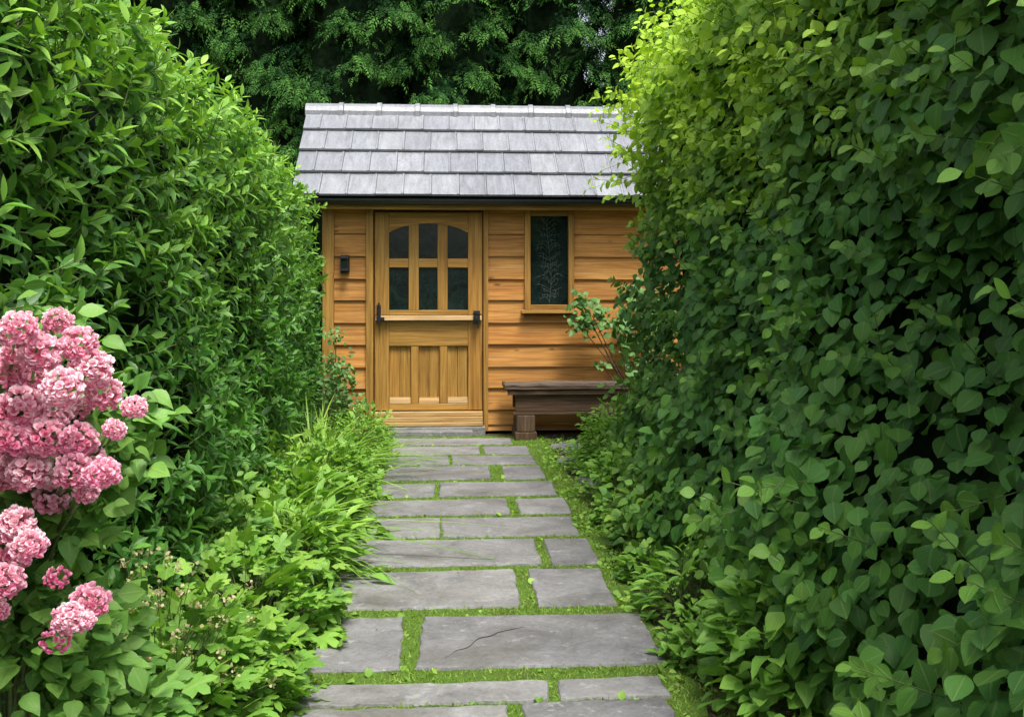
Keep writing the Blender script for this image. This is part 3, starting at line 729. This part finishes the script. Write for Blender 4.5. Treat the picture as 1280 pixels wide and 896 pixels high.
heads=[(22,412,27),(72,402,20),(50,440,29),(98,430,26),(114,460,28),(8,464,30),(78,484,28),(42,476,24),(130,492,25),(25,510,32),(70,516,22),(97,507,20),(168,509,17),(12,549,28),(58,548,29),(98,550,26),(143,537,16),(38,588,29),(92,588,26),(128,592,24),(8,592,27),(66,620,26),(108,614,18),(20,655,25),(8,690,33),(36,682,24),(6,726,26),(72,722,17),(112,752,26),(86,772,22),(70,799,20),(-3,762,16),(104,776,16),(-30,440,30),(-40,520,30),(-40,600,30),(-45,680,28),(30,565,22),(115,572,18),(28,622,22),(20,440,20)]
stm=MB()
base=Vector((fx,fy,-.03))
for i,(px,py,rp) in enumerate(heads):
    t=2.10+random.uniform(-.13,.13)+(.10 if i>36 else 0); t-= .08*math.cos((py-520)/160) if py<660 else .14
    c=Vector(atT(px,py,t)); deep=(px,py) in ((72,722),(70,799))
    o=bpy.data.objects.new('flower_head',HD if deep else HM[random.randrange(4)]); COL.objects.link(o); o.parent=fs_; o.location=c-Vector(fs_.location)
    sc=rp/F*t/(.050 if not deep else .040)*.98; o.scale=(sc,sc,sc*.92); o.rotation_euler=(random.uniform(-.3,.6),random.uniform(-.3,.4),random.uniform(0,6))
    if deep: o['label']='deeper pink half open flower head'
    mid=(c+base)/2+Vector((-.14,.20,.08)); stm.tube([base,base*.6+mid*.4,mid,c*.5+mid*.5+Vector((-.05,.12,.02)),c+Vector((-.03,.06,-.01))],[.009,.007,.005,.004,.003],6)
stm.build('stems',M['twig'],fs_,0,True)
hs=np.array([list(atT(px,py,2.12)) for px,py,_ in heads])
N=1500; idx=rng.integers(0,len(hs),N); P=hs[idx]+np.stack([rng.normal(-.05,.035,N),rng.uniform(.04,.2,N),rng.normal(-.07,.06,N)],1)
ext=np.stack([rng.uniform(-1.05,-.76,800),rng.uniform(2.15,2.6,800),rng.uniform(.10,.56,800)],1); P=np.concatenate([P,ext]); N=len(P)
ax=np.array([fx,fy+.1,.3]); rad=nrmz(P-ax)
d=rad*.7+rng.normal(0,.4,(N,3))-UP*.3+np.array([.2,-.2,0]); n=UP*.9+np.array([.25,-.5,0])+rng.normal(0,.3,(N,3))
cloud('foliage',T_BROAD,P,d,n,rng.uniform(.030,.068,N),M['hyd'],fs_,new=rng.uniform(0,.45,N))
plant('leafy_plant','broad leaved green plant in the bottom left corner below the pink flowers','plant',-.86,2.5,.28,.34,380,T_PALM,.085,M['hyd'])
RB=[('low bright leafy shrub by the bench leg, farthest on the right edge',1.42,8.0,.32,.34,800,T_OV,.05,'low'),
 ('small leafy shrub with yellow green leaves spilling towards the gravel at right',1.24,7.0,.34,.46,900,T_BROAD,.06,'low'),
 ('low creeping plant covering the soil between mossy strip and right hedge',1.10,7.4,.20,.14,420,T_OV,.04,'low'),
 ('green leafy clump at the foot of the right hedge beside the mossy strip',1.16,6.1,.30,.36,700,T_OV,.055,'low'),
 ('low pale creeping plant touching the slabs opposite the middle left clump',.98,5.5,.18,.16,420,T_OV,.042,'low'),
 ('dark low clump edging the path opposite the middle left perennials',1.08,5.0,.28,.32,560,T_BROAD,.065,'rh'),
 ('small creeping plant between wide jointed slab and right hedge foot',.92,4.5,.15,.14,320,T_BROAD,.045,'low'),
 ('leafy clump pushing over the right end of the wide jointed slab',1.00,4.0,.22,.26,420,T_LAN,.08,'low'),
 ('pale creeping plant by the right corner of the largest front slab',.90,3.45,.15,.16,300,T_BROAD,.05,'low'),
 ('bright leafy shrub in front of the right hedge at the lower right',1.15,3.1,.32,.48,800,T_BROAD,.08,'low'),
 ('leafy shrub in the bottom right corner against the dark hedge',1.42,2.7,.3,.5,600,T_BROAD,.08,'low')]
for lb,x,y,r,h,N,T,s,mt in RB: plant('leafy_plant',lb,'plant',x,y,r,h,N,T,s,M[mt],newmax=.5)
def climber(label,base,targets,mat,size,name='climbing_plant'):
    o=thing(name,label,'climbing plant',base); m=MB(); P=[];D=[]
    b=Vector(base)
    for (c,r,N) in targets:
        c=Vector(c); mid=(b+c)/2+Vector((random.uniform(-.05,.08),random.uniform(-.08,0),.06)); m.tube([b,b*.5+mid*.5+Vector((.03,0,0)),mid,c*.5+mid*.5,c],[.011,.009,.007,.005,.003],6)
        for i in range(N):
            v=Vector((random.gauss(0,1),random.gauss(0,.55),random.gauss(0,1)))*r*.55; P.append(c+v); D.append(Vector((random.gauss(0,.6),random.gauss(-.4,.5),random.gauss(-.2,.6))))
    m.build('stems',M['bark'],o,0,True)
    P=np.array(P);D=np.array(D);N=len(P); P[:,1]=np.minimum(P[:,1],YW-.06)
    cloud('foliage',T_BROAD,P,D,np.array([[0,-.7,.7]])+rng.normal(0,.3,(N,3)),size*rng.uniform(.6,1.2,N),M[mat],o,new=rng.uniform(0,.35,N)); return o
Yc=8.95
climber('leggy leafy climber growing up the shed wall behind the bench',(1.85,8.98,-.03),[(at(726,378,Yc),.09,30),(at(740,394,Yc),.15,80),(at(724,406,Yc),.08,26),(at(764,402,Yc),.12,44),(at(796,372,Yc),.14,60),(at(806,430,Yc),.16,70),(at(818,390,Yc),.2,90),(at(800,465,Yc),.14,60),(at(750,455,Yc),.05,8),(at(778,425,Yc),.10,34),(at(790,400,Yc),.14,60),(at(800,495,Yc-.15),.14,60)],'ivy',.075)
climber('thin dark climber on the shed wall left of the door',(-.97,9.02,-.03),[(at(418,455,Yc),.13,90),(at(416,485,Yc),.15,120),(at(436,503,Yc),.12,80),(at(420,420,Yc),.08,36),(at(446,518,Yc),.09,50),(at(430,470,Yc),.10,50)],'ivy',.05)
plant('leafy_plant','dark leafy plant filling the gap between left hedge and shed','plant',-1.02,8.75,.20,.55,560,T_OV,.05,M['ivy'])
# ================= CONIFERS
def conifer(seed,H,Rb,N):
    m=MB(); m.tube([(0,0,0),(0.02,0,H*.3),(0,.02,H*.7),(0,0,H*.96)],[.16,.12,.06,.01],9)
    tr=m.build('trunk',M['bark'],None,0,True)
    P=[];D=[];rr=[]
    nb=84
    for b in range(nb):
        z=.4+(H-.6)*((b+.5)/nb)**1.05; a=b*2.39996+random.uniform(-.4,.4); R_=(Rb*(1-(z/H)**2.2)+.12)*random.uniform(.68,1.22); sp=random.uniform(.12,.24)
        for k_ in range(int(N/nb)):
            q=random.uniform(.35,1.0)**.65; da=random.gauss(0,sp*(.6+.6*q)); aa=a+da; r_=R_*q
            zz_=z+.22*q-.52*q*q*R_+random.gauss(0,.055)-abs(da)*.45*q
            P.append((math.cos(aa)*r_,math.sin(aa)*r_,max(.05,zz_))); D.append((math.cos(aa+da*2),math.sin(aa+da*2),.10-.8*q+random.gauss(0,.25))); rr.append(q)
    P=np.array(P);D=np.array(D);rr=np.array(rr); N=len(P)
    D=D+rng.normal(0,.3,(N,3)); n=D*.45+UP*.9+rng.normal(0,.35,(N,3))
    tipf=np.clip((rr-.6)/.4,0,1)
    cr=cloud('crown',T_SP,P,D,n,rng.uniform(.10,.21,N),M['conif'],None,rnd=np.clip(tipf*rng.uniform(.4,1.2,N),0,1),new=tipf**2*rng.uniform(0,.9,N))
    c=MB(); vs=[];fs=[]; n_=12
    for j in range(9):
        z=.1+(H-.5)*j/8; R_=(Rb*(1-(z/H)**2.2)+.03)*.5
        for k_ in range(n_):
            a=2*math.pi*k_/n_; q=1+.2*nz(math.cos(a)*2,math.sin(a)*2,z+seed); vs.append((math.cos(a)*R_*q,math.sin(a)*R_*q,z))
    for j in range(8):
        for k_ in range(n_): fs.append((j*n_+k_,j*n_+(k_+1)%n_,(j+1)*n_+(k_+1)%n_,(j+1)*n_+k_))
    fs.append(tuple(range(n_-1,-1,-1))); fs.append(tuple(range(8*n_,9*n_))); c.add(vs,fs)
    co=c.build('shade_core',M['core'],None); return tr,cr,co  # solid dark core added to close crown gaps with painted shade
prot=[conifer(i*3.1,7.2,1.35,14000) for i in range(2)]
spots=[]
for i in range(9): spots.append((-4.7+i*1.2+random.uniform(-.15,.15),12.5+random.uniform(-.35,.35),random.uniform(.93,1.1)))
for i in range(8): spots.append((-7+i*2.0+random.uniform(-.2,.2),14.3+random.uniform(-.3,.3),random.uniform(1.0,1.25)))
for i,(x,y,sc) in enumerate(spots):
    r_=thing('conifer_tree','tall dark evergreen conifer in the dense row behind the shed','tree',(x,y,-.03),'conifers behind the shed')
    r_.scale=(sc,sc,sc); r_.rotation_euler=(0,0,random.uniform(0,6.28))
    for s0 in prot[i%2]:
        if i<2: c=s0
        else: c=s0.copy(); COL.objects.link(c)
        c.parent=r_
# ================= LIGHT, WORLD, CAMERA
sd=Vector((.14,-.40,.90)).normalized()
el=math.asin(sd.z); az=math.atan2(sd.x,sd.y)
wd=bpy.data.worlds.new('World'); S.world=wd; wd.use_nodes=True; nt=wd.node_tree
bg=nt.nodes['Background']; sk=nt.nodes.new('ShaderNodeTexSky'); sk.sky_type='NISHITA'; sk.sun_disc=False; sk.sun_elevation=el; sk.sun_rotation=az; sk.dust_density=4; sk.air_density=1.0; sk.ozone_density=1.0
hs_=nt.nodes.new('ShaderNodeHueSaturation'); hs_.inputs['Saturation'].default_value=.42; hs_.inputs['Value'].default_value=1.8
nt.links.new(sk.outputs[0],hs_.inputs['Color']); nt.links.new(hs_.outputs[0],bg.inputs[0]); bg.inputs[1].default_value=.15
L=bpy.data.lights.new('sun','SUN'); L.energy=4.5; L.angle=math.radians(18); L.color=(1,.96,.88)
lo=bpy.data.objects.new('sun',L); COL.objects.link(lo); lo.rotation_euler=(-sd).to_track_quat('-Z','Y').to_euler(); lo.location=(3,-3,8)
cam=bpy.data.cameras.new('camera'); co=bpy.data.objects.new('camera',cam); COL.objects.link(co)
co.location=(0,0,EYE); co.rotation_euler=(math.pi/2,0,-TH); cam.sensor_width=36; cam.lens=36*F/1280; cam.shift_y=-(448-HZ)/1280; cam.clip_end=1500; cam.clip_start=.05
S.camera=co
S.view_settings.view_transform='Standard'; S.view_settings.look='None'; S.view_settings.exposure=0
